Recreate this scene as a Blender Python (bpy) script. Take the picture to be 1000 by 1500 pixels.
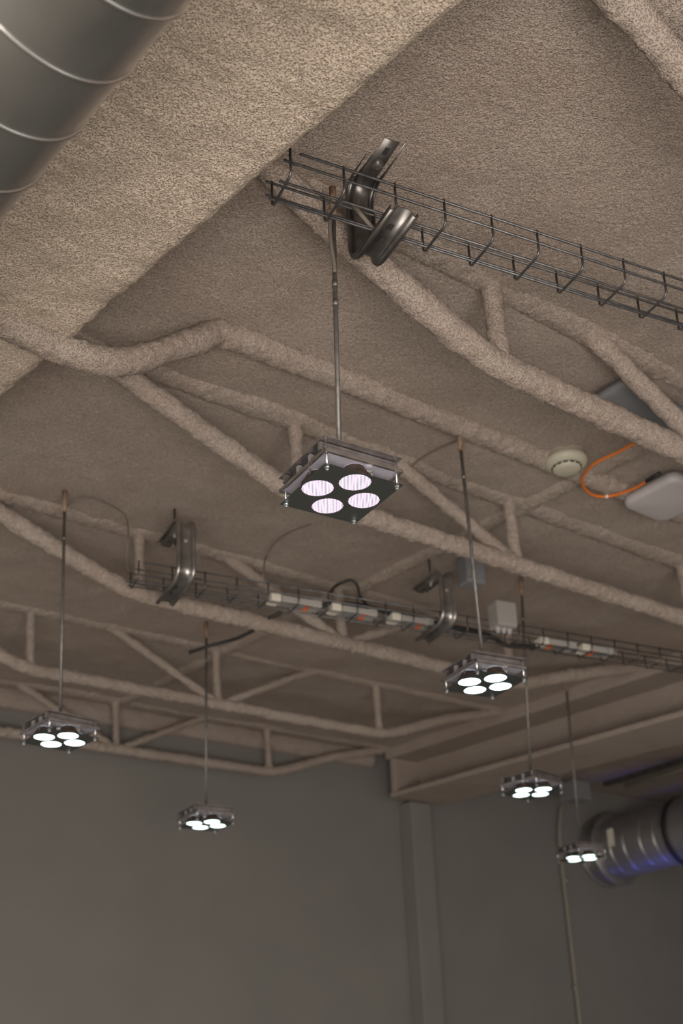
import bpy, bmesh, math, random
from mathutils import Vector, Matrix, noise
random.seed(7)
for _o in list(bpy.data.objects): bpy.data.objects.remove(_o)
SC = bpy.context.scene
COL = SC.collection

# ------------------------------------------------------------------ camera
FPX, TH, RO, PY = 1766.0358, math.radians(17.5223), math.radians(2.64), 1088.5653   # in the 1000x1500 frame
CZ = 1.65                                                                         # eye height above the floor
CAM = Vector((0, 0, CZ))
_F = Vector((0, math.cos(TH), math.sin(TH))); _U = Vector((0, -math.sin(TH), math.cos(TH))); _X = Vector((1, 0, 0))
_R = _X*math.cos(RO) - _U*math.sin(RO); _V = _X*math.sin(RO) + _U*math.cos(RO)
cd = bpy.data.cameras.new('camera'); cam = bpy.data.objects.new('camera', cd); COL.objects.link(cam)
M = Matrix((_R, _V, -_F)).transposed().to_4x4(); M.translation = CAM
cam.matrix_world = M
cd.sensor_fit = 'VERTICAL'; cd.sensor_height = 36; cd.sensor_width = 24
cd.lens = FPX/1500*36; cd.shift_y = (PY-750)/1500
cd.clip_start = .05
cd.dof.use_dof = True; cd.dof.focus_distance = 2.0; cd.dof.aperture_fstop = 4.6
SC.camera = cam

# ------------------------------------------------------------------ world, lights, exposure
wd = bpy.data.worlds.new('world'); SC.world = wd; wd.use_nodes = True
wd.node_tree.nodes['Background'].inputs[0].default_value = (1.0, .93, .86, 1)
wd.node_tree.nodes['Background'].inputs[1].default_value = 1.02
def area(name, loc, target, size, sizey, power, colr):
    l = bpy.data.lights.new(name, 'AREA'); l.shape = 'RECTANGLE'; l.size = size; l.size_y = sizey; l.energy = power; l.color = colr
    o = bpy.data.objects.new(name, l); COL.objects.link(o); o.location = loc
    o.rotation_euler = (Vector(target)-Vector(loc)).to_track_quat('-Z', 'Y').to_euler(); return o
area('ceiling_fill', (.3, -1.6, .5), (-.35, 1.6, 3.1), 3.4, 1.5, 178, (1, .90, .81))  # unseen fill added low behind the camera to brighten soffit and ceiling
bl = area('blue_light', (1.798, 6.905, 2.180), (1.876, 6.967, 3.180), .6, .06, .30, (.08, .12, 1)); bl.data.spread = math.radians(40)   # the blue glow that catches the far duct from below
SC.view_settings.view_transform = 'Standard'; SC.view_settings.look = 'None'
SC.view_settings.gamma = 1; SC.view_settings.use_curve_mapping = False
SC.view_settings.exposure = .16

# ------------------------------------------------------------------ pixel rays and the building's frame
AN = math.radians(38.646)
A = Vector((math.cos(AN), math.sin(AN), 0)); B = Vector((-math.sin(AN), math.cos(AN), 0))   # along the joists / along the girders
def roofz(x, y): return CZ + 1.587 - .0196*x + .0497*y
def ray(x, y): return _F + _R*((x-500)/FPX) + _V*((PY-y)/FPX)
def W(x, y, h): d = ray(x, y); return CAM + d*(h/d.z)                               # on a level plane h above the eye
def D(x, y, off=0.): d = ray(x, y); return CAM + d*((1.587+off)/(d.z+.0196*d.x-.0497*d.y))   # on the roof deck (+off)
def T(x, y, t): d = ray(x, y); return CAM + d*(t/d.dot(B))                          # on the upright plane of a joist
def SR(s, t, off): p = A*s+B*t; return Vector((p.x, p.y, roofz(p.x, p.y)+off))
def ST(s, t, h): p = A*s+B*t; return Vector((p.x, p.y, CZ+h))

# ------------------------------------------------------------------ materials
MATS = {}
def mat(name, col, rough=.6, metal=0., emis=None, estr=0.):
    m = bpy.data.materials.new(name); m.use_nodes = True; b = m.node_tree.nodes['Principled BSDF']
    b.inputs['Base Color'].default_value = (*col, 1); b.inputs['Roughness'].default_value = rough; b.inputs['Metallic'].default_value = metal
    if emis: b.inputs['Emission Color'].default_value = (*emis, 1); b.inputs['Emission Strength'].default_value = estr
    MATS[name] = m; return m
def N(m, t, **kw):
    n = m.node_tree.nodes.new(t)
    for k, v in kw.items(): setattr(n, k, v)
    return n
def L(m, a, b): m.node_tree.links.new(a, b)
def noisy(name, c1, c2, scale, rough=.6, metal=0., bump=0., bscale=None, bdist=.002):
    m = mat(name, c1, rough, metal); b = m.node_tree.nodes['Principled BSDF']
    tc = N(m, 'ShaderNodeTexCoord'); nz = N(m, 'ShaderNodeTexNoise'); nz.inputs['Scale'].default_value = scale; nz.inputs['Detail'].default_value = 4
    L(m, tc.outputs['Object'], nz.inputs['Vector'])
    r = N(m, 'ShaderNodeValToRGB'); r.color_ramp.elements[0].color = (*c1, 1); r.color_ramp.elements[1].color = (*c2, 1)
    r.color_ramp.elements[0].position = .35; r.color_ramp.elements[1].position = .65
    L(m, nz.outputs['Fac'], r.inputs['Fac']); L(m, r.outputs['Color'], b.inputs['Base Color'])
    if bump:
        n2 = N(m, 'ShaderNodeTexNoise'); n2.inputs['Scale'].default_value = bscale or scale; n2.inputs['Detail'].default_value = 3
        L(m, tc.outputs['Object'], n2.inputs['Vector'])
        bp = N(m, 'ShaderNodeBump'); bp.inputs['Strength'].default_value = bump; bp.inputs['Distance'].default_value = bdist
        L(m, n2.outputs['Fac'], bp.inputs['Height']); L(m, bp.outputs['Normal'], b.inputs['Normal'])
    return m
def foam(name, c1, c2, c3):
    # sprayed fibre: blotchy colour, crumbs and small dark pits
    m = mat(name, c1, .95); b = m.node_tree.nodes['Principled BSDF']; b.inputs['Specular IOR Level'].default_value = .1
    g = N(m, 'ShaderNodeNewGeometry')
    def nz(scale, detail, rough=.5):
        n = N(m, 'ShaderNodeTexNoise'); n.inputs['Scale'].default_value = scale; n.inputs['Detail'].default_value = detail; n.inputs['Roughness'].default_value = rough
        L(m, g.outputs['Position'], n.inputs['Vector']); return n
    n1 = nz(4, 3); n2 = nz(210, 3, .6); n3 = nz(330, 2); n4 = nz(90, 2)
    r1 = N(m, 'ShaderNodeValToRGB'); r1.color_ramp.elements[0].color = (*c1, 1); r1.color_ramp.elements[1].color = (*c2, 1)
    r1.color_ramp.elements[0].position = .36; r1.color_ramp.elements[1].position = .64
    L(m, n1.outputs['Fac'], r1.inputs['Fac'])
    r3 = N(m, 'ShaderNodeValToRGB'); r3.color_ramp.elements[0].position = .34; r3.color_ramp.elements[1].position = .50
    L(m, n3.outputs['Fac'], r3.inputs['Fac'])
    mx = N(m, 'ShaderNodeMix', data_type='RGBA'); mx.inputs[6].default_value = (*c3, 1)
    L(m, r3.outputs['Color'], mx.inputs[0]); L(m, r1.outputs['Color'], mx.inputs[7]); L(m, mx.outputs[2], b.inputs['Base Color'])
    ad = N(m, 'ShaderNodeMath', operation='MULTIPLY_ADD'); ad.inputs[1].default_value = .5
    L(m, r3.outputs['Color'], ad.inputs[0]); L(m, n2.outputs['Fac'], ad.inputs[2])
    a2 = N(m, 'ShaderNodeMath', operation='ADD'); L(m, ad.outputs[0], a2.inputs[0]); L(m, n4.outputs['Fac'], a2.inputs[1])
    bp = N(m, 'ShaderNodeBump'); bp.inputs['Strength'].default_value = .85; bp.inputs['Distance'].default_value = .005
    L(m, a2.outputs[0], bp.inputs['Height']); L(m, bp.outputs['Normal'], b.inputs['Normal'])
    return m
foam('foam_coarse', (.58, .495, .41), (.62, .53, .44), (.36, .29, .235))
foam('foam', (.385, .322, .280), (.425, .368, .325), (.29, .232, .197))
noisy('wall_paint', (.165, .159, .150), (.178, .171, .160), 3, .9, 0, .15, 60, .001)
noisy('floor_concrete', (.36, .34, .31), (.42, .39, .35), 3, .7)
noisy('steel_dark', (.10, .10, .105), (.16, .16, .165), 40, .42, .85)
noisy('galvanised', (.42, .42, .42), (.54, .53, .52), 30, .36, .95)
noisy('bracket_steel', (.11, .105, .10), (.20, .19, .185), 25, .36, .9)
noisy('bracket_bright', (.28, .27, .26), (.42, .41, .40), 25, .33, .9)
noisy('rod_steel', (.14, .135, .125), (.20, .19, .18), 60, .5, .7)
noisy('rust', (.16, .09, .05), (.30, .22, .16), 90, .8, .3)
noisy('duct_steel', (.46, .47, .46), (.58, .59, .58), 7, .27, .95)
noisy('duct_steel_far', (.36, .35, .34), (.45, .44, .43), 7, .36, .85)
noisy('seam_steel', (.62, .62, .61), (.72, .72, .71), 20, .22, 1.)
noisy('silver_plate', (.50, .49, .58), (.58, .57, .66), 25, .42, .35)
noisy('alu_rail', (.34, .31, .31), (.46, .43, .43), 40, .36, .9)
mat('block_dark', (.03, .03, .032), .6)
mat('block_pale', (.24, .23, .225), .5)
mat('brass', (.13, .10, .08), .35, .8)
mat('bolt_steel', (.65, .68, .70), .25, .95)
mat('rubber_black', (.012, .012, .013), .6)
mat('cable_grey', (.15, .13, .11), .7)
mat('cable_orange', (.62, .16, .02), .5)
mat('plastic_white', (.42, .40, .41), .5)
mat('plastic_grey', (.17, .175, .185), .55)
mat('plastic_cream', (.56, .53, .46), .55)
mat('detector_cream', (.40, .385, .31), .5)
mat('driver_grey', (.30, .29, .275), .5)
mat('label_clear', (.20, .195, .19), .35)
mat('tag_orange', (.75, .13, .02), .5)
mat('tag_white', (.7, .68, .64), .6)
mat('pipe_beige', (.22, .20, .165), .6)
mat('lens_near', (.9, .85, .95), .4, 0, (.95, .78, 1.0), 1.12)
mat('lens_far', (.9, 1, 1), .4, 0, (.80, 1.0, .97), 3.0)
def perforated():
    m = mat('perforated_metal', (.05, .055, .055), .45, .6); b = m.node_tree.nodes['Principled BSDF']
    tc = N(m, 'ShaderNodeTexCoord'); sp = N(m, 'ShaderNodeSeparateXYZ'); L(m, tc.outputs['Object'], sp.inputs[0])
    o = []
    for k in ('X', 'Y'):
        mu = N(m, 'ShaderNodeMath', operation='MULTIPLY'); mu.inputs[1].default_value = 2*math.pi/.0031; L(m, sp.outputs[k], mu.inputs[0])
        s = N(m, 'ShaderNodeMath', operation='COSINE'); L(m, mu.outputs[0], s.inputs[0]); o.append(s)
    ad = N(m, 'ShaderNodeMath', operation='ADD'); L(m, o[0].outputs[0], ad.inputs[0]); L(m, o[1].outputs[0], ad.inputs[1])
    r = N(m, 'ShaderNodeValToRGB'); r.color_ramp.elements[0].color = (.12, .135, .13, 1); r.color_ramp.elements[1].color = (.015, .016, .016, 1)
    r.color_ramp.elements[0].position = .2; r.color_ramp.elements[1].position = .5
    L(m, ad.outputs[0], r.inputs['Fac']); L(m, r.outputs['Color'], b.inputs['Base Color'])
perforated()

# ------------------------------------------------------------------ object helpers
def tag(o, label, cat, group=None):
    o['label'] = label; o['category'] = cat
    if group: o['group'] = group
    return o
def empty(name, loc, label, cat, group=None, rz=0.):
    o = bpy.data.objects.new(name, None); COL.objects.link(o); o.location = loc; o.rotation_euler = (0, 0, rz); o.empty_display_size = .05
    return tag(o, label, cat, group)
class MB:
    """collects shapes; build() links them as one mesh object"""
    def __init__(s): s.v = []; s.f = []
    def add(s, vs, fs):
        n = len(s.v); s.v += [Vector(v) for v in vs]; s.f += [tuple(i+n for i in f) for f in fs]
    def box(s, c, ax, ay, az, hx, hy, hz):
        c = Vector(c); vs = [c+ax*(hx*i)+ay*(hy*j)+az*(hz*k) for k in (-1, 1) for j in (-1, 1) for i in (-1, 1)]
        s.add(vs, [(0, 2, 3, 1), (4, 5, 7, 6), (0, 1, 5, 4), (2, 6, 7, 3), (0, 4, 6, 2), (1, 3, 7, 5)])
    def tube(s, pts, r, n=8, cap=True):
        pts = [Vector(p) for p in pts]; rs = r if isinstance(r, (list, tuple)) else [r]*len(pts)
        up = None; rings = []
        for i, p in enumerate(pts):
            d = (pts[min(i+1, len(pts)-1)]-pts[max(i-1, 0)]).normalized()
            if up is None: up = d.orthogonal().normalized()
            up = (up-d*up.dot(d)).normalized(); sd = d.cross(up)
            rings.append([p+(up*math.cos(2*math.pi*k/n)+sd*math.sin(2*math.pi*k/n))*rs[i] for k in range(n)])
        vs = [v for g in rings for v in g]; fs = []
        for i in range(len(pts)-1):
            for k in range(n): fs.append((i*n+k, i*n+(k+1) % n, (i+1)*n+(k+1) % n, (i+1)*n+k))
        if cap: fs.append(tuple(reversed(range(n)))); fs.append(tuple(range((len(pts)-1)*n, len(pts)*n)))
        s.add(vs, fs)
    def lathe(s, c, ax, prof, n=32):
        # prof: list of (radius, height along ax)
        ax = Vector(ax).normalized(); u = ax.orthogonal().normalized(); w = ax.cross(u); c = Vector(c)
        vs = []; fs = []
        for r, h in prof:
            for k in range(n):
                an = 2*math.pi*k/n; vs.append(c+ax*h+(u*math.cos(an)+w*math.sin(an))*r)
        for i in range(len(prof)-1):
            for k in range(n): fs.append((i*n+k, i*n+(k+1) % n, (i+1)*n+(k+1) % n, (i+1)*n+k))
        s.add(vs, fs)
    def sweep(s, path, wid, prof, closed_prof=False, normals=None):
        # profile (u along wid, n along the path's normal) carried along a planar path
        P = [Vector(p) for p in path]; m = len(prof); vs = []; fs = []
        for i, p in enumerate(P):
            d = (P[min(i+1, len(P)-1)]-P[max(i-1, 0)]).normalized(); nn = wid.cross(d).normalized()
            for u, q in prof: vs.append(p+wid*u+nn*q)
        for i in range(len(P)-1):
            for k in range(m if closed_prof else m-1): fs.append((i*m+k, i*m+(k+1) % m, (i+1)*m+(k+1) % m, (i+1)*m+k))
        if closed_prof: fs.append(tuple(reversed(range(m)))); fs.append(tuple(range((len(P)-1)*m, len(P)*m)))
        s.add(vs, fs)
    def mesh(s, name, m, off=Vector((0, 0, 0)), smooth=False):
        me = bpy.data.meshes.new(name); me.from_pydata([v-off for v in s.v], [], s.f)
        bm = bmesh.new(); bm.from_mesh(me); bmesh.ops.recalc_face_normals(bm, faces=bm.faces); bm.to_mesh(me); bm.free()
        me.materials.append(MATS[m])
        if smooth:
            for p in me.polygons: p.use_smooth = True
        return me
    def build(s, name, m, parent=None, smooth=False, local=False, loc=None):
        off = Vector((0, 0, 0))
        if parent is not None and not local:
            q = parent
            while q is not None: off = off+q.location; q = q.parent
        if loc is not None: off = off+Vector(loc)
        o = bpy.data.objects.new(name, s.mesh(name, m, off, smooth)); COL.objects.link(o)
        if parent is not None: o.parent = parent
        if loc is not None: o.location = loc
        return o
def bevel(o, w, seg=2):
    md = o.modifiers.new('bevel', 'BEVEL'); md.width = w; md.segments = seg; md.limit_method = 'ANGLE'; return o
def autosmooth(o):
    for p in o.data.polygons: p.use_smooth = True
    try:
        md = o.data; md.set_sharp_from_angle(angle=math.radians(40))
    except Exception: pass
    return o
Z = Vector((0, 0, 1))
def lump(p, sc, seed=0.): return noise.noise(p*sc+Vector((seed, seed*1.7, -seed)))
def spline(pts, n=10):
    P = [Vector(p) for p in pts]; out = []
    for i in range(len(P)-1):
        p0, p1, p2, p3 = P[max(i-1, 0)], P[i], P[i+1], P[min(i+2, len(P)-1)]
        for k in range(n):
            t = k/n; out.append(.5*((2*p1)+(p2-p0)*t+(2*p0-5*p1+4*p2-p3)*t*t+(3*p1-p0-3*p2+p3)*t**3))
    out.append(P[-1]); return out
def foam_bar(name, pts, rw, rh, parent=None, amp=.005, seed=0., flare=(0, 0), sm=1., n=26, step=.0065):
    """a steel member buried in sprayed foam: lumpy, rounded, flaring where it meets others"""
    P = [Vector(p) for p in pts]; seg = [0]
    for i in range(1, len(P)): seg.append(seg[-1]+(P[i]-P[i-1]).length)
    Ln = seg[-1]; cnt = max(4, int(Ln/step)); vs = []; fs = []
    for i in range(cnt+1):
        q = Ln*i/cnt; j = 0
        while j < len(P)-2 and q > seg[j+1]: j += 1
        def at(x):
            x = min(max(x, 0), Ln); k = 0
            while k < len(P)-2 and x > seg[k+1]: k += 1
            return P[k].lerp(P[k+1], (x-seg[k])/max(1e-6, seg[k+1]-seg[k]))
        kk = min(1, q/.05, (Ln-q)/.05)*sm
        p = (at(q-.05*kk)+at(q-.025*kk)*2+at(q)*2+at(q+.025*kk)*2+at(q+.05*kk))*.125
        d = (at(q+.06)-at(q-.06)).normalized()
        sd = d.cross(Z); sd = sd.normalized() if sd.length > .05 else A.copy()
        if abs(d.z) > .93: sd = A.copy()
        up = sd.cross(d).normalized()
        fl = flare[0]*math.exp(-q/.035)+flare[1]*math.exp(-(Ln-q)/.035)
        for k in range(n):
            an = 2*math.pi*k/n
            e = sd*(math.cos(an)*(rw+fl))+up*(math.sin(an)*(rh+fl)); w = p+e; en = e.normalized()
            a = amp*(.6*lump(w, 11, seed)+.65*lump(w, 48, seed)+.75*lump(w, 115, seed))
            vs.append(w+en*a)
    for i in range(cnt):
        for k in range(n): fs.append((i*n+k, i*n+(k+1) % n, (i+1)*n+(k+1) % n, (i+1)*n+k))
    fs.append(tuple(reversed(range(n)))); fs.append(tuple(range(cnt*n, (cnt+1)*n)))
    mb = MB(); mb.v = vs; mb.f = fs
    return mb.build(name, 'foam', parent, smooth=True)
def struct(o): o['kind'] = 'structure'; return o

# ------------------------------------------------------------------ the setting
# ceiling: sprayed deck, gently lumpy
def grid_surface(name, fn, nu, nv, m, smooth=True):
    mb = MB(); mb.v = [fn(i/nu, j/nv) for j in range(nv+1) for i in range(nu+1)]
    mb.f = [(j*(nu+1)+i, j*(nu+1)+i+1, (j+1)*(nu+1)+i+1, (j+1)*(nu+1)+i) for j in range(nv) for i in range(nu)]
    return mb.build(name, m, None, smooth)
WT = 4.75
def deck_pt(u, v):
    p = SR(-1.6+u*9.2, -.9+v*(WT+.95), 0)
    # soft undulation of the sprayed deck, and the shallow flutes of the steel deck that still show through
    p.z += .010*lump(p, 2.3)+.006*lump(p, 6, 3)+.003*lump(p, 22, 5)+.002*lump(p, 60, 9)
    return p
ceil = struct(grid_surface('ceiling', deck_pt, 460, 300, 'foam'))
md = ceil.modifiers.new('thick', 'SOLIDIFY'); md.thickness = .15; md.offset = 1
# walls and floor
def slab(name, c0, c1, h0, h1, th, m, nrm):
    mb = MB(); P = [Vector((c0.x, c0.y, h0)), Vector((c1.x, c1.y, h0))]; vs = []
    for q in (0, 1):
        for p in P:
            vs.append(p+nrm*th*q); vs.append(Vector((p.x, p.y, roofz(p.x, p.y)+.05 if h1 is None else h1))+nrm*th*q)
    mb.add(vs, [(0, 2, 3, 1), (4, 5, 7, 6), (0, 1, 5, 4), (2, 6, 7, 3), (1, 3, 7, 5), (0, 4, 6, 2)])
    return struct(mb.build(name, m))
wl = slab('wall_back', A*-.6+B*WT, A*4.22+B*WT, 0, None, .15, 'wall_paint', B)
wr = slab('wall_back_right', A*4.22+B*(WT), A*8+B*(WT), 0, None, .15, 'wall_paint', B)
wblock = slab('wall_light_block', A*6.95+B*-3.5, A*6.95+B*(WT+.1), 0, None, .15, 'wall_paint', A)  # unseen wall added to keep ambient light off the right end
fl = MB(); fl.box((1.5, 2.5, -.05), Vector((1, 0, 0)), Vector((0, 1, 0)), Z, 8, 7, .05); struct(fl.build('floor', 'floor_concrete'))
# pilaster between the two walls
pl = MB(); pl.box(A*4.245+B*(WT-.05)+Z*1.64, A, B, Z, .07, .05, 1.64)
struct(bevel(pl.build('trim_1', 'wall_paint'), .006))
# foam oversprayed down the top of the wall
ov = foam_bar('trim_2', [SR(-.5, WT-.01, -.02), SR(4.0, WT-.01, -.02)], .035, .06, None, .008, 4., n=18, step=.02)
struct(ov)

# near girder, sprayed: soffit edge through the photograph's line
G0, G1 = D(0, 590, -.19), D(690, 0, -.19)
gd = (G1-G0); gdx = Vector((gd.x, gd.y, 0)).normalized(); gn = Vector((-gdx.y, gdx.x, 0))
if gn.dot(A) > 0: gn = -gn                                                        # away from the joists
GE0 = G0-gd.normalized()*2.2; GE1 = G1+gd.normalized()*1.3
groot = empty('girder', GE0, 'wide sprayed girder soffit crossing the upper left beside the round duct', 'girder')
def girder_pt(u, v):
    p = GE0.lerp(GE1, u)
    prof = [(-.022, .17), (-.004, .10), (.003, .04), (.0, .012), (.016, .0)]       # (inward, up) far face rolling round to the soffit
    k = v*60
    if k < 20:
        q = k/20*4; i = min(3, int(q)); f = q-i
        a_, b_ = prof[i], prof[i+1]; inn = a_[0]+(b_[0]-a_[0])*f; up = a_[1]+(b_[1]-a_[1])*f
    else: inn = .016+(k-20)/40*.75; up = 0
    w = p+gn*inn+Z*up
    am = .0065*lump(w, 13, 2)+.004*lump(w, 40, 7)+.0022*lump(w, 110, 1)
    e = (gn*-1 if k < 14 else Z*-1)
    return w+e*am
gm = MB(); nu, nv = 520, 60
gm.v = [girder_pt(i/nu, j/nv) for j in range(nv+1) for i in range(nu+1)]
gm.f = [(j*(nu+1)+i, j*(nu+1)+i+1, (j+1)*(nu+1)+i+1, (j+1)*(nu+1)+i) for j in range(nv) for i in range(nu)]
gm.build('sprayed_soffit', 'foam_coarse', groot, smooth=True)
gc = MB(); gc.sweep([GE0+gn*.40+Z*.11, GE1+gn*.40+Z*.11], gn, [(-.36, -.09), (.38, -.09), (.38, .2), (-.36, .2)], True)
gc.build('beam_core', 'foam', groot)

# far girder (an I-beam, painted and sprayed) on the pilaster
g2 = empty('i_beam_girder', SR(4.2, 3.5, -.25), 'beige I-beam girder resting on the pilaster at lower right', 'girder')
t0, t1 = 1.2, 4.64
def bar_ts(name, s0, s1, o0, o1, ta=t0, tb=t1, par=g2, bw=.006):
    mb = MB(); vs = []
    for t in (ta, tb):
        for s_, o_ in ((s0, o0), (s1, o0), (s1, o1), (s0, o1)): vs.append(SR(s_, t, o_))
    mb.add(vs, [(0, 1, 2, 3), (7, 6, 5, 4), (0, 4, 5, 1), (1, 5, 6, 2), (2, 6, 7, 3), (3, 7, 4, 0)])
    o = mb.build(name, 'foam', par); bevel(o, bw, 3); return o
bar_ts('bottom_flange', 4.02, 4.40, -.262, -.236)
bar_ts('web', 4.19, 4.23, -.24, -.02)
bar_ts('top_flange', 4.0, 4.42, -.055, .02)
bar_ts('end_plate', 4.03, 4.39, -.24, -.05, 4.60, 4.64)

# ------------------------------------------------------------------ joists: thing > chords and web members
JT = [0.79, 1.455, 2.165, 2.985, 3.78, 4.62]
JL = ['sprayed bar joist cut by the upper right corner of the picture',
      'sprayed bar joist passing under the nearer wire tray, its brace starting near the dark bracket',
      'sprayed bar joist passing directly behind the nearest pendant lamp',
      'sprayed bar joist running just below the farther wire tray',
      'sprayed bar joist between the farther tray and the wall, behind the two left lamps',
      'farthest sprayed bar joist, close in front of the grey wall']
for ji, (t, lb) in enumerate(zip(JT, JL)):
    BO = -.205 if ji < 4 else -.225
    r = empty('bar_joist', SR(1.6, t, BO), lb, 'joist', 'sprayed bar joists')
    sd = ji*3.1
    k = .86 if ji > 3 else (1.12 if ji == 1 else 1)
    foam_bar('cranked_chord', [SR(1.04, t, .014), SR(1.16, t, -.046), SR(1.34, t, -.114), SR(1.60, t, BO), SR(3.27, t, BO), SR(3.62, t, -.10), SR(4.08, t, .02)], .026*k, .026*k, r, .0055, sd, sm=1.5)
    foam_bar('top_chord', [SR(.70, t, .016), SR(4.1, t, .016)], .044, .028, r, .0055, sd+1)
    for s_ in (1.63, 2.41, 3.235):
        foam_bar('upright', [SR(s_, t, BO+.01), SR(s_-.005, t, .01)], .017*k, .017*k, r, .004, sd+s_, (.004, .006), n=18)
    foam_bar('diagonal', [SR(1.93, t, .01), SR(2.39, t, BO+.01)], .020*k, .020*k, r, .005, sd+5, (.006, .0), n=20)
    if ji != 2: foam_bar('diagonal', [SR(2.44, t, BO+.01), SR(2.90, t, .01)], .018*k, .018*k, r, .005, sd+6, (.0, .006), n=20)
# sprayed pipe that dives under the near girder and climbs to the deck
pt = 1.925
pp = spline([SR(.10, pt, -.176), SR(.66, pt, -.178), SR(.84, pt, -.200), SR(.98, pt, -.196), SR(1.10, pt, -.120), SR(1.22, pt, -.040), SR(1.38, pt, -.006), SR(2.9, pt-.01, -.004)], 8)
tag(foam_bar('sprayed_pipe', pp, .034, .028, None, .006, 21.), 'foam-covered pipe arching up from under the left girder to the deck', 'pipe')
# sprayed bridging pipes along the girders
for s_, ta, tb, lb in ((2.47, 1.50, 3.0, 'low sprayed ridge crossing the deck beside the smoke detector'), (2.44, 3.05, 4.6, 'low sprayed ridge crossing the deck above the two left lamps')):
    tag(foam_bar('sprayed_bridging', [SR(s_, ta, .004), SR(s_, tb, .004)], .034, .018, None, .006, 30+s_+ta), lb, 'ridge')

# ------------------------------------------------------------------ wire cable trays
def cable_tray(p0, p1, length, n0, label, wid=.08, hgt=.05):
    e = (p1-p0); e.z = 0; e.normalize(); q = Vector((-e.y, e.x, 0)); q = -q if q.dot(B) < 0 else q          # q points away from the camera
    r = empty('cable_tray', p0, label, 'cable tray', 'wire cable trays')
    far = lambda u, up: p0+e*u+Z*up
    near = lambda u, up: p0+e*u-q*wid+Z*up
    rr = .0024
    def straight(a_, b_): mb = MB(); mb.tube([a_, b_], rr, 8); mb.build('long_wire', 'steel_dark', r, True)
    ex = .012
    u0, u1 = -ex, length
    for f, up in ((near, hgt), (near, hgt*.52), (far, hgt), (far, hgt*.42)): straight(f(u0+(.03 if f is near and up == hgt else 0), up), f(u1, up))
    for fr in (.18, .72): straight(p0+e*u0-q*wid*fr+Z*.002, p0+e*u1-q*wid*fr+Z*.002)
    # one bent cross wire, shared by every repeat
    mb = MB(); mb.tube([near(0, hgt+.004), near(0, .008), near(0, .003)+q*.003, near(0, 0)+q*.009, far(0, 0)-q*.006, far(0, .006), far(0, hgt+.004)], rr, 8)
    me = mb.mesh('cross_wire', 'steel_dark', p0, True)
    for k in range(int(length/.1)+1):
        o = bpy.data.objects.new('cross_wire', me); COL.objects.link(o); o.parent = r; o.location = e*(k*.1)
    return r, e, q
P0, P1 = W(399, 303, 1.515), W(993, 485, 1.515)
tr1, e1, q1 = cable_tray(P0, P1, 1.75, 0, 'nearer wire mesh cable tray, empty, crossing the upper right from the girder')
Q0, Q1 = W(191, 863, 1.505), W(906, 974, 1.505)
tr2, e2, q2 = cable_tray(Q0, Q1, 2.72, 0, 'farther wire mesh cable tray holding drivers and black cables')

# ------------------------------------------------------------------ strut brackets
CH = [(-.0235, .003), (-.0235, .009), (-.0205, .012), (-.0165, .0105), (-.0145, .006), (-.0115, .0), (0, -.0008), (.0115, 0), (.0145, .006), (.0165, .0105), (.0205, .012), (.0235, .009), (.0235, .003)]
def arc_path(pts, rad, n=7):
    P = [Vector(p) for p in pts]; out = [P[0]]
    for i in range(1, len(P)-1):
        a_ = (P[i-1]-P[i]).normalized(); b_ = (P[i+1]-P[i]).normalized()
        s0 = P[i]+a_*rad; s1 = P[i]+b_*rad
        for k in range(n+1):
            f = k/n; out.append(s0.lerp(P[i], f).lerp(P[i].lerp(s1, f), f))
    out.append(P[-1]); return out
def pix_z(p, y):
    # height on the upright line through p that shows at image row y
    lo, hi = CZ-1, CZ+3
    for _ in range(50):
        m = (lo+hi)/2; d = Vector((p.x, p.y, m))-CAM
        lo, hi = (m, hi) if PY-FPX*d.dot(_V)/d.dot(_F) > y else (lo, m)
    return lo
def bracket(base, e, arm, low, topz, armtop, armbot, label, m, flip, scale=1.15, bend=.036):
    # base: plan position of the upright; arm: level direction of both arms; lips on the outside
    b0 = Vector((base.x, base.y, low)); b1 = Vector((base.x, base.y, topz))
    r = empty('strut_bracket', b0, label, 'bracket', 'bent strut brackets')
    path = arc_path([b0+arm*armbot, b0, b1, b1+arm*armtop], bend, 10)
    mb = MB(); mb.sweep(path, e*flip, [(u*scale, q) for u, q in CH])
    o = mb.build('channel', m, r, True); md = o.modifiers.new('thick', 'SOLIDIFY'); md.thickness = .0022; md.offset = 0
    for f in (.45, .68):
        sl = MB(); c = b0+arm*(armbot*f)
        sl.sweep([c-Z*.0016-arm*.007, c-Z*.0016+arm*.007], e, [(-.004, 0), (.004, 0), (.004, .0006), (-.004, .0006)], True); sl.build('slot', 'block_dark', r)
    sl = MB(); c = b0.lerp(b1, .62)-arm*.0016
    sl.lathe(c, arm, [(.0001, 0), (.0055, 0), (.0055, .0008), (.0001, .0008)], 14); sl.build('slot', 'foam', r)
    sl = MB(); c = b1+arm*armtop*.80
    sl.sweep([c-Z*.0018-arm*.009, c-Z*.0018+arm*.009], e, [(-.0045, 0), (.0045, 0), (.0045, .0006), (-.0045, .0006)], True); sl.build('slot', 'block_dark', r)
    c = b1+arm*armtop*.55
    bo = MB(); bo.lathe(c-Z*.001, -Z, [(.0001, .010), (.0055, .010), (.0065, .007), (.0065, .004), (.0105, .004), (.0105, .0), (.0001, 0)], 18)
    bo.build('bolt', 'bracket_bright', r, False)
    rz0 = roofz(c.x, c.y)+.01
    st_ = MB(); st_.tube([c, Vector((c.x, c.y, rz0))], .004, 10); st_.build('anchor_rod', 'bracket_steel', r, True)
    return r
c0 = W(534, 385, 1.505)
bracket(c0, e1, -q1, CZ+1.505, roofz(c0.x, c0.y)-.006, .128, .150, 'dark steel C-shaped strut bracket carrying the nearer tray', 'bracket_steel', -1)
c1 = W(272, 843, 1.495)
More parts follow.
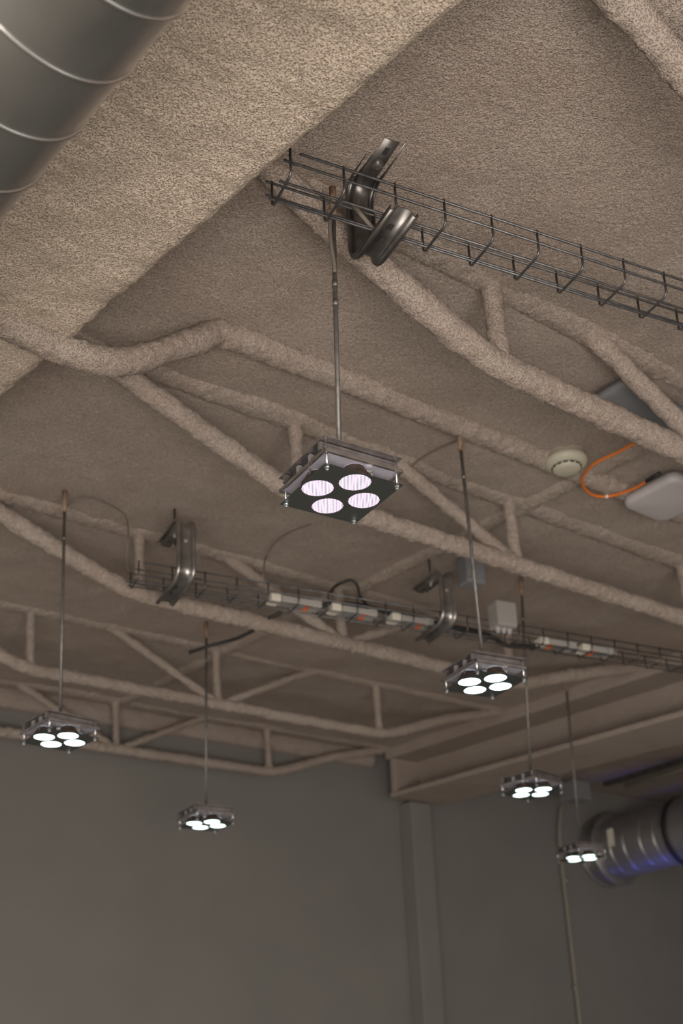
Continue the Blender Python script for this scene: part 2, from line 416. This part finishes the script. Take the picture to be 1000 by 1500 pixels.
bracket(c1, e2, q2, CZ+1.493, pix_z(c1, 762), .175, .185, 'shiny bent strut bracket at the free left end of the farther tray', 'bracket_bright', 1)
c2 = W(657, 908, 1.495)
bracket(c2, e2, q2, CZ+1.493, pix_z(c2, 838), .165, .165, 'bent strut bracket on the farther tray beside the grey junction boxes', 'bracket_bright', 1)
c3 = T(985, 912, 2.9)
fb = MB(); fb.sweep([c3+A*-.02, c3+A*.05], B, [(-.018, -.012), (.018, -.012), (.018, .012), (-.018, .012)], True)
tag(bevel(fb.build('conduit_clamp', 'galvanised'), .004), 'small steel clamp on the joist at the right picture edge above the farther tray', 'clamp')

# ------------------------------------------------------------------ pendant lamps
S = .154
lamps = [ # x, y (units of 0.77 m), corner angle, rod top px, label
 (.0242, 2.3732, -12.74, (487, 283), 'nearest and largest pendant lamp, with pinkish discs behind fine mesh'),
 (.4688, 3.6387, -16.70, (672, 632), 'pendant lamp below the grey junction boxes, blue sheen on its plate'),
 (-.9853, 4.0087, -2.06, (95, 724), 'leftmost pendant lamp on a long rod in front of the joist ends'),
 (-.6318, 5.3324, -11.46, (302, 915), 'pendant lamp hanging in front of the plain grey wall left of the pilaster'),
 (.8093, 5.0219, .85, (763, 850), 'pendant lamp hanging in front of the I-beam girder'),
 (1.2794, 6.4806, -15.6, (828, 995), 'lowest and farthest pendant lamp, in front of the round duct on the right')]
LH = 1.0193
X_, Y_ = Vector((1, 0, 0)), Vector((0, 1, 0))
HOLES = [(-.046, 0), (.046, 0), (0, -.045), (0, .045)]; HR = .0272
def screen_mesh():
    # bottom plate with four round windows
    bm = bmesh.new(); n = 32; h = S/2
    me = bpy.data.meshes.new('screen_plate')
    # each window sits in a triangular sector of the square, split by the diagonals
    vs = []; fs = []
    for hx, hy in HOLES:
        d = Vector((hx, hy)).normalized(); sd = Vector((-d.y, d.x))
        out = [d*h-sd*h, d*h+sd*h, Vector((0, 0))]; poly = []
        c = Vector((hx, hy))
        for k in range(n):
            an = 2*math.pi*k/n; v = d*math.cos(an)+sd*math.sin(an)
            # cast from the window's centre to the sector's border
            best = 9
            for i in range(3):
                p, q = out[i], out[(i+1) % 3]; e = q-p; den = v.x*e.y-v.y*e.x
                if abs(den) < 1e-9: continue
                w = p-c; tt = (w.x*e.y-w.y*e.x)/den; uu = (w.x*v.y-w.y*v.x)/den
                if tt > 0 and -1e-6 <= uu <= 1+1e-6: best = min(best, tt)
            poly.append(c+v*best)
        # snap the nearest samples to the corners
        for cr in out:
            i = min(range(n), key=lambda i: (poly[i]-cr).length); poly[i] = cr.copy()
        b0 = len(vs)
        for k in range(n):
            an = 2*math.pi*k/n; v = d*math.cos(an)+sd*math.sin(an); p = c+v*HR
            vs += [(p.x, p.y, 0), (poly[k].x, poly[k].y, 0)]
        for k in range(n):
            a_, b_ = b0+2*k, b0+2*((k+1) % n); fs.append((a_, a_+1, b_+1, b_))
    me.from_pydata(vs, [], fs); bm.from_mesh(me); bmesh.ops.remove_doubles(bm, verts=bm.verts, dist=1e-5)
    bmesh.ops.recalc_face_normals(bm, faces=bm.faces); bm.to_mesh(me); bm.free(); me.materials.append(MATS['perforated_metal']); return me
def lbox(c, hx, hy, hz): mb = MB(); mb.box(Vector(c), X_, Y_, Z, hx, hy, hz); return mb
LM = {}
LM['screen_plate'] = screen_mesh()
def grille():
    mb = MB(); n = 25
    for i in range(n):
        x = -HR+(i+.5)*2*HR/n; y = math.sqrt(max(0, HR*HR-x*x)); mb.box((x, 0, .0003), X_, Y_, Z, 0.00042, y, .0004)
    return mb.mesh('grille', 'perforated_metal')
LM['grille'] = grille()
def disc(m): mb = MB(); mb.lathe((0, 0, .0012), Z, [(.0001, 0), (HR+.0002, 0), (HR+.0002, .003), (.0001, .003)], 40); return mb.mesh('lens', m)
LM['lens_near'] = disc('lens_near'); LM['lens_far'] = disc('lens_far')
mb = MB(); mb.lathe((0, 0, .0006), Z, [(HR+.0006, 0), (HR+.0012, .001), (HR+.0012, .008), (.021, .017), (.019, .0245)], 32); LM['reflector'] = mb.mesh('reflector', 'brass', smooth=True)
mb = lbox((0, 0, .0268), S/2-.001, S/2-.001, .0012)
LM['middle_plate'] = mb.mesh('middle_plate', 'silver_plate')
mb = MB(); mb.box(Vector((0, -S/2+.002, .0258)), X_, Y_, Z, S/2, .002, .0030); mb.box(Vector((0, S/2-.002, .0258)), X_, Y_, Z, S/2, .002, .0030)
mb.box(Vector((-S/2+.002, 0, .0258)), X_, Y_, Z, .002, S/2, .0030)
mb.box(Vector((S/2-.002, 0, .0258)), X_, Y_, Z, .002, S/2, .0030)
LM['plate_lip'] = mb.mesh('plate_lip', 'alu_rail')
mb = lbox((0, 0, .0505), S/2, S/2, .0008); LM['top_plate'] = mb.mesh('top_plate', 'alu_rail')
def rail(y):
    mb = MB(); sg = 1 if y > 0 else -1
    mb.sweep([Vector((-S/2, y, .0415)), Vector((S/2, y, .0415))], Y_, [(-.004, -.0065), (.003, -.0065), (.003, -.003), (.001, -.002), (.003, -.0005), (.003, .0025), (.001, .0035), (.003, .005), (.003, .0085), (-.004, .0085)], True)
    if sg < 0: mb.v = [Vector((v.x, 2*y-v.y, v.z)) for v in mb.v]
    return mb.mesh('rail', 'alu_rail')
LM['rail_n'] = rail(-S/2+.017); LM['rail_f'] = rail(S/2-.017)
def standoff(): mb = MB(); mb.tube([(0, 0, -.0005), (0, 0, .053)], .0019, 10); return mb.mesh('standoff', 'bolt_steel', smooth=True)
LM['standoff'] = standoff()
mb = MB(); mb.lathe((0, 0, -.0075), Z, [(.0001, 0), (.0021, .0), (.0024, .0015), (.0040, .0015), (.0040, .0052), (.0048, .0052), (.0048, .0070), (.0001, .0070)], 6); LM['nut'] = mb.mesh('nut', 'bolt_steel')
LM['driver_block'] = lbox((0, 0, .0395), .006, .010, .0100).mesh('driver_block', 'block_dark')
LM['terminal'] = lbox((0, 0, .0385), .004, .004, .0095).mesh('terminal_block', 'block_pale')
mb = MB(); mb.box(Vector((HR-.002, 0, .017)), X_, Y_, Z, .005, .0016, .005); LM['clip'] = mb.mesh('spring_clip', 'bracket_bright')
def child(name, me, par, loc=(0, 0, 0), rz=0.):
    o = bpy.data.objects.new(name, me); COL.objects.link(o); o.parent = par; o.location = loc; o.rotation_euler = (0, 0, rz); return o
for i, (lx, ly, ra, tp, lb) in enumerate(lamps):
    c = Vector((lx*.77, ly*.77, CZ+LH)); rz_ = math.radians(ra+45)
    r = empty('pendant_lamp', c, lb, 'lamp', 'four-disc pendant lamps', rz_)
    child('screen_plate', LM['screen_plate'], r); 
    for hx, hy in HOLES:
        le = child('lens', LM['lens_near' if i == 0 else 'lens_far'], r, (hx, hy, 0))
        if i == 0: child('grille', LM['grille'], le, (0, 0, 0), -rz_+math.radians(1))
        rf = child('reflector', LM['reflector'], r, (hx, hy, 0)); [child('spring_clip', LM['clip'], rf, (0, 0, 0), (.6 if hx else -.5)+k*math.pi) for k in (0, 1)]
    mp_ = child('middle_plate', LM['middle_plate'], r); child('plate_lip', LM['plate_lip'], mp_); child('top_plate', LM['top_plate'], r)
    child('rail', LM['rail_n'], r); child('rail', LM['rail_f'], r)
    for sx in (-1, 1):
        for sy in (-1, 1):
            so = child('standoff', LM['standoff'], r, (sx*(S/2-.0085), sy*(S/2-.0085), 0)); child('nut', LM['nut'], so)
    for yy in (-.035, .005, .040): child('driver_block', LM['driver_block'], r, (-S/2+.018, yy, 0))
    for yy in (-.018, .022): child('terminal_block', LM['terminal'], r, (-S/2+.010, yy, 0))
    # rod: from the top plate to the deck, leaning as it hangs
    top = D(*tp, -.012 if i else -.045)
    rinv = Matrix.Rotation(-rz_, 3, 'Z'); tl = rinv @ (top-c)
    mb = MB(); mb.tube([Vector((0, 0, .050)), tl], .0046, 12); rod = mb.build('rod', 'rod_steel', r, True, True)
    lv = tl-Vector((0, 0, .05)); ln = lv.length; ld = lv.normalized()
    fk = MB(); fk.lathe(Vector((0, 0, .0513)), Z, [(.0001, .0), (.0125, 0), (.0125, .003), (.0075, .003), (.0075, .009), (.0001, .009)], 16); fk.build('flange', 'alu_rail', rod, False, True)
    for q in ((ln*.655, ln*.585) if i == 0 else (ln*.80,)):
        cp = MB(); cp.tube([Vector((0, 0, .05))+ld*(q-.006), Vector((0, 0, .05))+ld*(q+.006)], .0057, 12); cp.build('coupling', 'rod_steel', rod, True, True)
    sb = MB(); sb.tube([tl-ld*.055, tl+ld*(.012)], .0066, 12); sb.build('anchor_stub', 'rust', rod, True, True)

# ------------------------------------------------------------------ round duct, upper left
def ring_duct(p0, p1, rad, rings, label, m, mr, extra=None):
    ax = (p1-p0).normalized(); Ln = (p1-p0).length
    r = empty('spiral_duct', p0-Z*rad, label, 'duct')
    mb = MB(); mb.lathe(p0, ax, [(rad, Ln*k/8) for k in range(9)], 96); o = mb.build('duct_pipe', m, r, True)
    md = o.modifiers.new('thick', 'SOLIDIFY'); md.thickness = .002; md.offset = -1
    side = ax.cross(Z).normalized(); side = side if side.dot(A) > 0 else -side
    lead = rings; pts = []; nt = int(Ln/lead)
    for k in range(nt*72):
        ph = 2*math.pi*k/72; u = lead*(ph/(2*math.pi))
        pts.append(p0+ax*u+(side*math.cos(-ph)-Z*math.sin(-ph))*(rad+.0004))
    s = MB(); s.tube(pts, .0030, 8); s.build('spiral_seam', mr, o, True)
    return r, o
DH, DR = 1.24, .1478
def duct_axis(px, py, off_px=None): return W(px, py, DH)
da = W(-14, 20, DH); dv = Vector((-gdx.x, -gdx.y, 0)); dv = dv if dv.y > 0 else -dv
ring_duct(da-dv*1.47, da+dv*2.4, DR, .107, 'large round galvanised duct with raised seams in the upper left corner', 'duct_steel', 'seam_steel')

# round duct, lower right, running along the girder to the wall
dc = T(905, 1243, 4.62); dz = -B
rt = empty('round_duct', dc-Z*.2, 'dim round duct with a black joint ring at the lower right by the wall', 'duct')
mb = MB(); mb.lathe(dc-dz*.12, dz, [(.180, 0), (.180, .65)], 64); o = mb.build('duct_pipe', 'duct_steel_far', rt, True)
for u, rr_ in ((.20, .183), (.30, .183), (.42, .183), (.52, .184)):
    s = MB(); s.lathe(dc-dz*.12, dz, [(.179, u-.006), (rr_, u-.004), (rr_+.002, u), (rr_, u+.004), (.179, u+.006)], 64); s.build('seam', 'duct_steel_far', o, True)
mb = MB(); mb.lathe(dc-dz*.12, dz, [(.179, .595), (.203, .60), (.208, .62), (.203, .64), (.179, .645)], 64); mb.build('joint_ring', 'rubber_black', rt, True)
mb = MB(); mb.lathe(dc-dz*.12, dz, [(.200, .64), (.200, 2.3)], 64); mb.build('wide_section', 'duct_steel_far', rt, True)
for u, w_ in ((.0, .215), (.10, .222)):
    s = MB(); s.lathe(dc-dz*.12, dz, [(.179, u), (w_, u), (w_+.004, u+.006), (w_, u+.012), (.179, u+.012)], 64); s.build('flange', 'duct_steel_far', rt, True)
p_ = T(894, 1227, 4.3); lbx = MB(); lbx.sweep([p_-Z*.05, p_+Z*.05], B, [(-.02, -.004), (.02, -.004), (.02, .004), (-.02, .004)], True); lbx.build('label_plate', 'plastic_cream', rt)

# box and rails above that duct
bp_ = T(842, 1160, 4.45)
bx = MB(); bx.box(bp_, A, B, Z, .07, .06, .055); tag(bevel(bx.build('terminal_cabinet', 'plastic_grey'), .006), 'grey box under the roof behind the farthest lamp rod', 'box')
hr = MB(); ra_ = T(886, 1149, 4.3); hr.sweep([ra_, ra_-B*1.6], Z, [(-.012, -.02), (.012, -.02), (.012, .02), (-.012, .02)], True)
tag(hr.build('hanger_rail', 'steel_dark'), 'dark steel rail above the round duct at lower right', 'rail')
hr = MB(); ra2 = T(915, 1152, 4.25); hr.tube([ra2, ra2-B*1.5], .014, 12)
tag(hr.build('beige_pipe', 'pipe_beige', None, True), 'thin beige pipe just under the dark rail at lower right', 'pipe')

# conduit down the right wall
cp = [T(822, 1180, WT-.03), T(819, 1215, WT-.03), T(822, 1262, WT-.02), T(830, 1330, WT-.02), T(848, 1490, WT-.02)]
low = cp[-1].copy(); low.z = .3
cr = empty('wall_conduit', low, 'thin beige conduit running down the dark wall below the farthest lamp', 'conduit')
mb = MB(); mb.tube(spline(cp, 8)+[low], .011, 12); tb = mb.build('tube', 'pipe_beige', cr, True)
for px in ((829, 1290), (842, 1447)):
    c = T(*px, WT-.02); s = MB(); s.tube([c-Z*.012, c+Z*.012], .017, 12); s.build('coupling', 'pipe_beige', cr, True)

# ------------------------------------------------------------------ fittings on the deck
sd = D(828, 672, -.012)
r = empty('smoke_detector', sd, 'round cream smoke detector on the deck left of the orange cable', 'smoke detector')
mb = MB(); mb.lathe(sd, -Z, [(.052, -.02), (.053, .0), (.058, .004), (.059, .012), (.056, .020), (.046, .027), (.0405, .029), (.0395, .026)], 48); mb.build('housing', 'detector_cream', r, True)
mb = MB(); mb.lathe(sd, -Z, [(.039, .026), (.039, .033), (.035, .038), (.022, .041), (.0001, .042)], 40); mb.build('dome', 'detector_cream', r, True)
for k in range(14):
    an = 2*math.pi*k/14; d = Vector((math.cos(an), math.sin(an), 0)); tg = Vector((-d.y, d.x, 0))
    s = MB(); s.box(sd+d*.0395-Z*.0305, tg, d, Z, .0055, .0012, .0022); s.build('vent', 'rubber_black', r)

def round_slab(c, u, v, hu, hv, rad, h, dome=0., n=8):
    pts = []
    for (sx, sy, a0) in ((1, 1, 0), (-1, 1, 90), (-1, -1, 180), (1, -1, 270)):
        for k in range(n+1):
            an = math.radians(a0+90*k/n); pts.append((sx*(hu-rad)+rad*math.cos(an), sy*(hv-rad)+rad*math.sin(an)))
    vs = []; fs = []; m = len(pts)
    lev = [(1., 0), (1., -h*.55), (.985, -h*.8), (.94, -h*.95), (.86, -h), (.5, -h-dome*.7), (.02, -h-dome)]
    for f, z in lev:
        for a_, b_ in pts: vs.append(c+u*(a_*f)+v*(b_*f)+Z*z)
    for i in range(len(lev)-1):
        for k in range(m): fs.append((i*m+k, i*m+(k+1) % m, (i+1)*m+(k+1) % m, (i+1)*m+k))
    fs.append(tuple(range(m))); fs.append(tuple(range((len(lev)-1)*m, len(lev)*m)))
    mb = MB(); mb.add(vs, fs); return mb
ac = D(978, 728, -.035)
r = empty('wireless_access_point', ac, 'white rounded square access point at the right edge with an orange cable', 'access point')
round_slab(ac+Z*.012, A, B, .098, .098, .035, .030, .006).build('housing', 'plastic_white', r, True)
mb = MB(); mb.box(ac+Z*.022, A, B, Z, .06, .06, .016); mb.build('mount_plate', 'plastic_grey', r)
gp = D(945, 592, -.006)
L0, T0 = D(862, 581, -.02), D(908, 556, -.02); wv = (L0-T0).length
gpc = (L0+T0)*.5+A*.17
r = empty('deck_panel', gpc, 'flat bluish-grey panel fixed to the deck, partly hidden behind the joist', 'panel')
round_slab(gpc, A, B, .17, max(.06, wv/2), .018, .022, 0.).build('panel_body', 'plastic_grey', r, True)
oc = spline([D(937, 645, -.03), D(905, 662, -.035), D(868, 681, -.035), D(852, 704, -.035), D(864, 723, -.035), D(890, 727, -.035), D(925, 717, -.036), D(948, 704, -.036)], 8)
r = empty('network_cable', oc[0], 'orange network cable looping from the deck to the white access point', 'cable')
mb = MB(); mb.tube(oc, .0042, 10); mb.build('jacket', 'cable_orange', r, True)
mb = MB(); mb.tube([D(946, 705, -.036), D(966, 693, -.034)], .0055, 10); mb.build('plug_boot', 'rubber_black', r, True)
mb = MB(); c = D(888, 727, -.035); mb.tube([c-A*.004, c+A*.004], .0056, 10); mb.build('tie', 'tag_white', r, True)

# ------------------------------------------------------------------ junction boxes by the farther tray
j1 = D(690, 838, -.055)
r = empty('junction_box', j1, 'dark grey junction box on the deck right behind the tray bracket', 'junction box')
mb = MB(); mb.box(j1, e2, q2, Z, .036, .03, .05); o = mb.build('box_body', 'plastic_grey', r); bevel(o, .006, 3)
mb = MB(); mb.box(j1-q2*.031-Z*.002, e2, q2, Z, .033, .003, .045); bevel(mb.build('cover', 'plastic_grey', r), .003)
for sx in (-1, 1):
    for sz in (-1, 1):
        s = MB(); s.lathe(j1-q2*.034+e2*sx*.027+Z*sz*.038, -q2, [(.004, 0), (.004, .0015), (.0001, .002)], 10); s.build('screw', 'galvanised', r)
j2 = W(736, 908, 1.545)
r = empty('junction_box', j2-Z*.03, 'pale grey junction box standing in the farther tray above the second lamp', 'junction box')
mb = MB(); mb.box(j2+Z*.012, e2, q2, Z, .038, .03, .044); o = mb.build('box_body', 'driver_grey', r); bevel(o, .006, 3)
mb = MB(); mb.box(j2-q2*.031+Z*.012, e2, q2, Z, .034, .003, .040); bevel(mb.build('cover', 'driver_grey', r), .003)
for dx in (-.022, 0, .022):
    s = MB(); s.lathe(j2+e2*dx-Z*.032, -Z, [(.009, 0), (.009, .006), (.006, .008), (.006, .016), (.0001, .016)], 12); s.build('cable_gland', 'plastic_white', r)

# ------------------------------------------------------------------ drivers and cables in the farther tray
def tray_at(px):
    lo, hi = 0., 3.5
    for _ in range(50):
        m = (lo+hi)/2; p = Q0+e2*m-CAM
        x = 500+FPX*p.dot(_R)/p.dot(_F)
        lo, hi = (m, hi) if x < px else (lo, m)
    return lo
def driver(px0, ln, flip, label, backoff=.045):
    u = tray_at(px0); c = Q0+e2*(u+ln/2)-q2*backoff+Z*.017; sg = -1 if flip else 1
    r = empty('led_driver', c-Z*.016, label, 'driver', 'drivers lying in the farther tray')
    mb = MB(); mb.box(c+e2*.006*sg, e2, q2, Z, ln/2-.028, .022, .010); bevel(mb.build('body', 'driver_grey', r), .003)
    for s_ in (-1, 1):
        cp = MB(); b_ = c+e2*(s_*(ln/2-.016)); x0, x1 = -.016, .016
        cp.sweep([b_-e2*.015*s_, b_+e2*.010*s_, b_+e2*.018*s_], q2, [(-.024, -.012), (.024, -.012), (.024, .012), (-.024, .012)], True)
        bevel(cp.build('end_cap', 'plastic_cream' if s_ == -1 else 'driver_grey', r), .004)
    lb = MB(); lb.box(c-Z*.0105+e2*.004, e2, q2, Z, ln/2-.036, .018, .0006); lo = lb.build('rating_label', 'label_clear', r)
    og = MB(); ux = (ln/2-.045)*sg; og.add([c+e2*(ux-.010)-q2*.020-Z*.0117, c+e2*(ux+.006)-q2*.020-Z*.0117, c+e2*(ux+.012)+q2*.020-Z*.0117, c+e2*(ux-.004)+q2*.020-Z*.0117], [(0, 1, 2, 3)])
    og.build('orange_mark', 'tag_orange', lo)
    sl = MB(); sl.box(c+q2*.0226+e2*ux, e2, q2, Z, .007, .0006, .008); sl.build('orange_mark', 'tag_orange', lo)
driver(386, .165, False, 'white-capped driver at the left end of the row in the farther tray')
driver(474, .155, False, 'middle one of the three left drivers, under the black cable loop')
driver(561, .150, False, 'driver in the farther tray just left of the second bracket')
driver(777, .145, True, 'driver with an orange mark right of the pale junction box')
driver(838, .140, True, 'rightmost driver, with a bright orange mark, in the farther tray')
def cable(name, pts, rad, m, label, cat='cable', n=8):
    mb = MB(); mb.tube(spline(pts, n), rad, 8); o = mb.build(name, m, None, True); return tag(o, label, cat)
def tp_(px, back, up): return Q0+e2*tray_at(px)-q2*back+Z*up
cable('power_cable', [tp_(455, .035, .022), tp_(480, .05, .034), tp_(520, .055, .040), tp_(560, .05, .034), tp_(600, .04, .035), tp_(650, .035, .028), tp_(690, .03, .022), tp_(712, .025, .02)], .0075, 'rubber_black', 'thick black cable lying along the farther tray over the drivers')
cable('power_cable', [tp_(560, .035, .036), tp_(590, .03, .036), tp_(640, .03, .03), tp_(690, .03, .026), tp_(718, .02, .02), tp_(735, .01, .004), tp_(760, .02, .002), tp_(785, .03, .01)], .0070, 'rubber_black', 'second black cable sagging under the pale junction box')
cable('cable_loop', [D(484, 868, -.03), W(492, 858, 1.60), W(513, 850, 1.60), W(523, 858, 1.585), W(528, 875, 1.56), tp_(533, .045, .042)], .0048, 'rubber_black', 'black cable loop rising from the farther tray to the deck')
cable('power_cable', [tp_(803, .03, .012), tp_(815, .03, .02), tp_(832, .03, .016), tp_(842, .03, .012)], .004, 'rubber_black', 'short black lead between the two right drivers')
cable('lamp_cable', [D(277, 956, -.20), D(300, 948, -.19), D(330, 940, -.17), D(350, 934, -.15), D(372, 923, -.12)], .0062, 'rubber_black', 'black cable crossing behind the lamp rod in front of the grey wall')
cable('lamp_cable', [tp_(398, -.03, -.012), tp_(404, -.015, -.008), tp_(412, .0, .0)], .006, 'rubber_black', 'short black cable end poking out below the leftmost driver')
cable('lamp_wire', [D(97, 742, -.03), D(112, 731, -.02), D(135, 730, -.012), D(165, 742, -.012), D(184, 757, -.02), W(188, 785, 1.60), W(185, 815, 1.545), W(188, 838, 1.53)], .0021, 'cable_grey', 'thin grey wire looping from the left lamp rod to the tray end')
cable('lamp_wire', [D(455, 768, -.012), D(425, 780, -.012), D(402, 795, -.014), D(390, 815, -.03), W(386, 835, 1.58), W(386, 862, 1.53)], .0021, 'cable_grey', 'thin grey wire dropping from the deck to the leftmost driver')
cable('lamp_wire', [D(597, 688, -.02), D(620, 670, -.012), D(645, 656, -.012), D(664, 648, -.02), D(672, 643, -.03)], .0023, 'cable_grey', 'thin grey wire from the second lamp rod across the deck behind the nearest lamp')
rodtop = D(488, 300, -.05)
cable('lamp_wire', [D(489, 300, -.06), D(505, 299, -.06), W(520, 305, 1.555), W(535, 322, 1.53), W(547, 335, 1.52), W(556, 338, 1.52)], .0040, 'cable_grey', 'grey wire bending from the nearest lamp rod into the nearer tray')
cable('lamp_wire', [W(484, 318, 1.56), W(483, 335, 1.535), W(485, 360, 1.49), W(489, 385, 1.45), W(490, 398, 1.43)], .0036, 'cable_grey', 'grey wire tied along the upper rod of the nearest lamp')
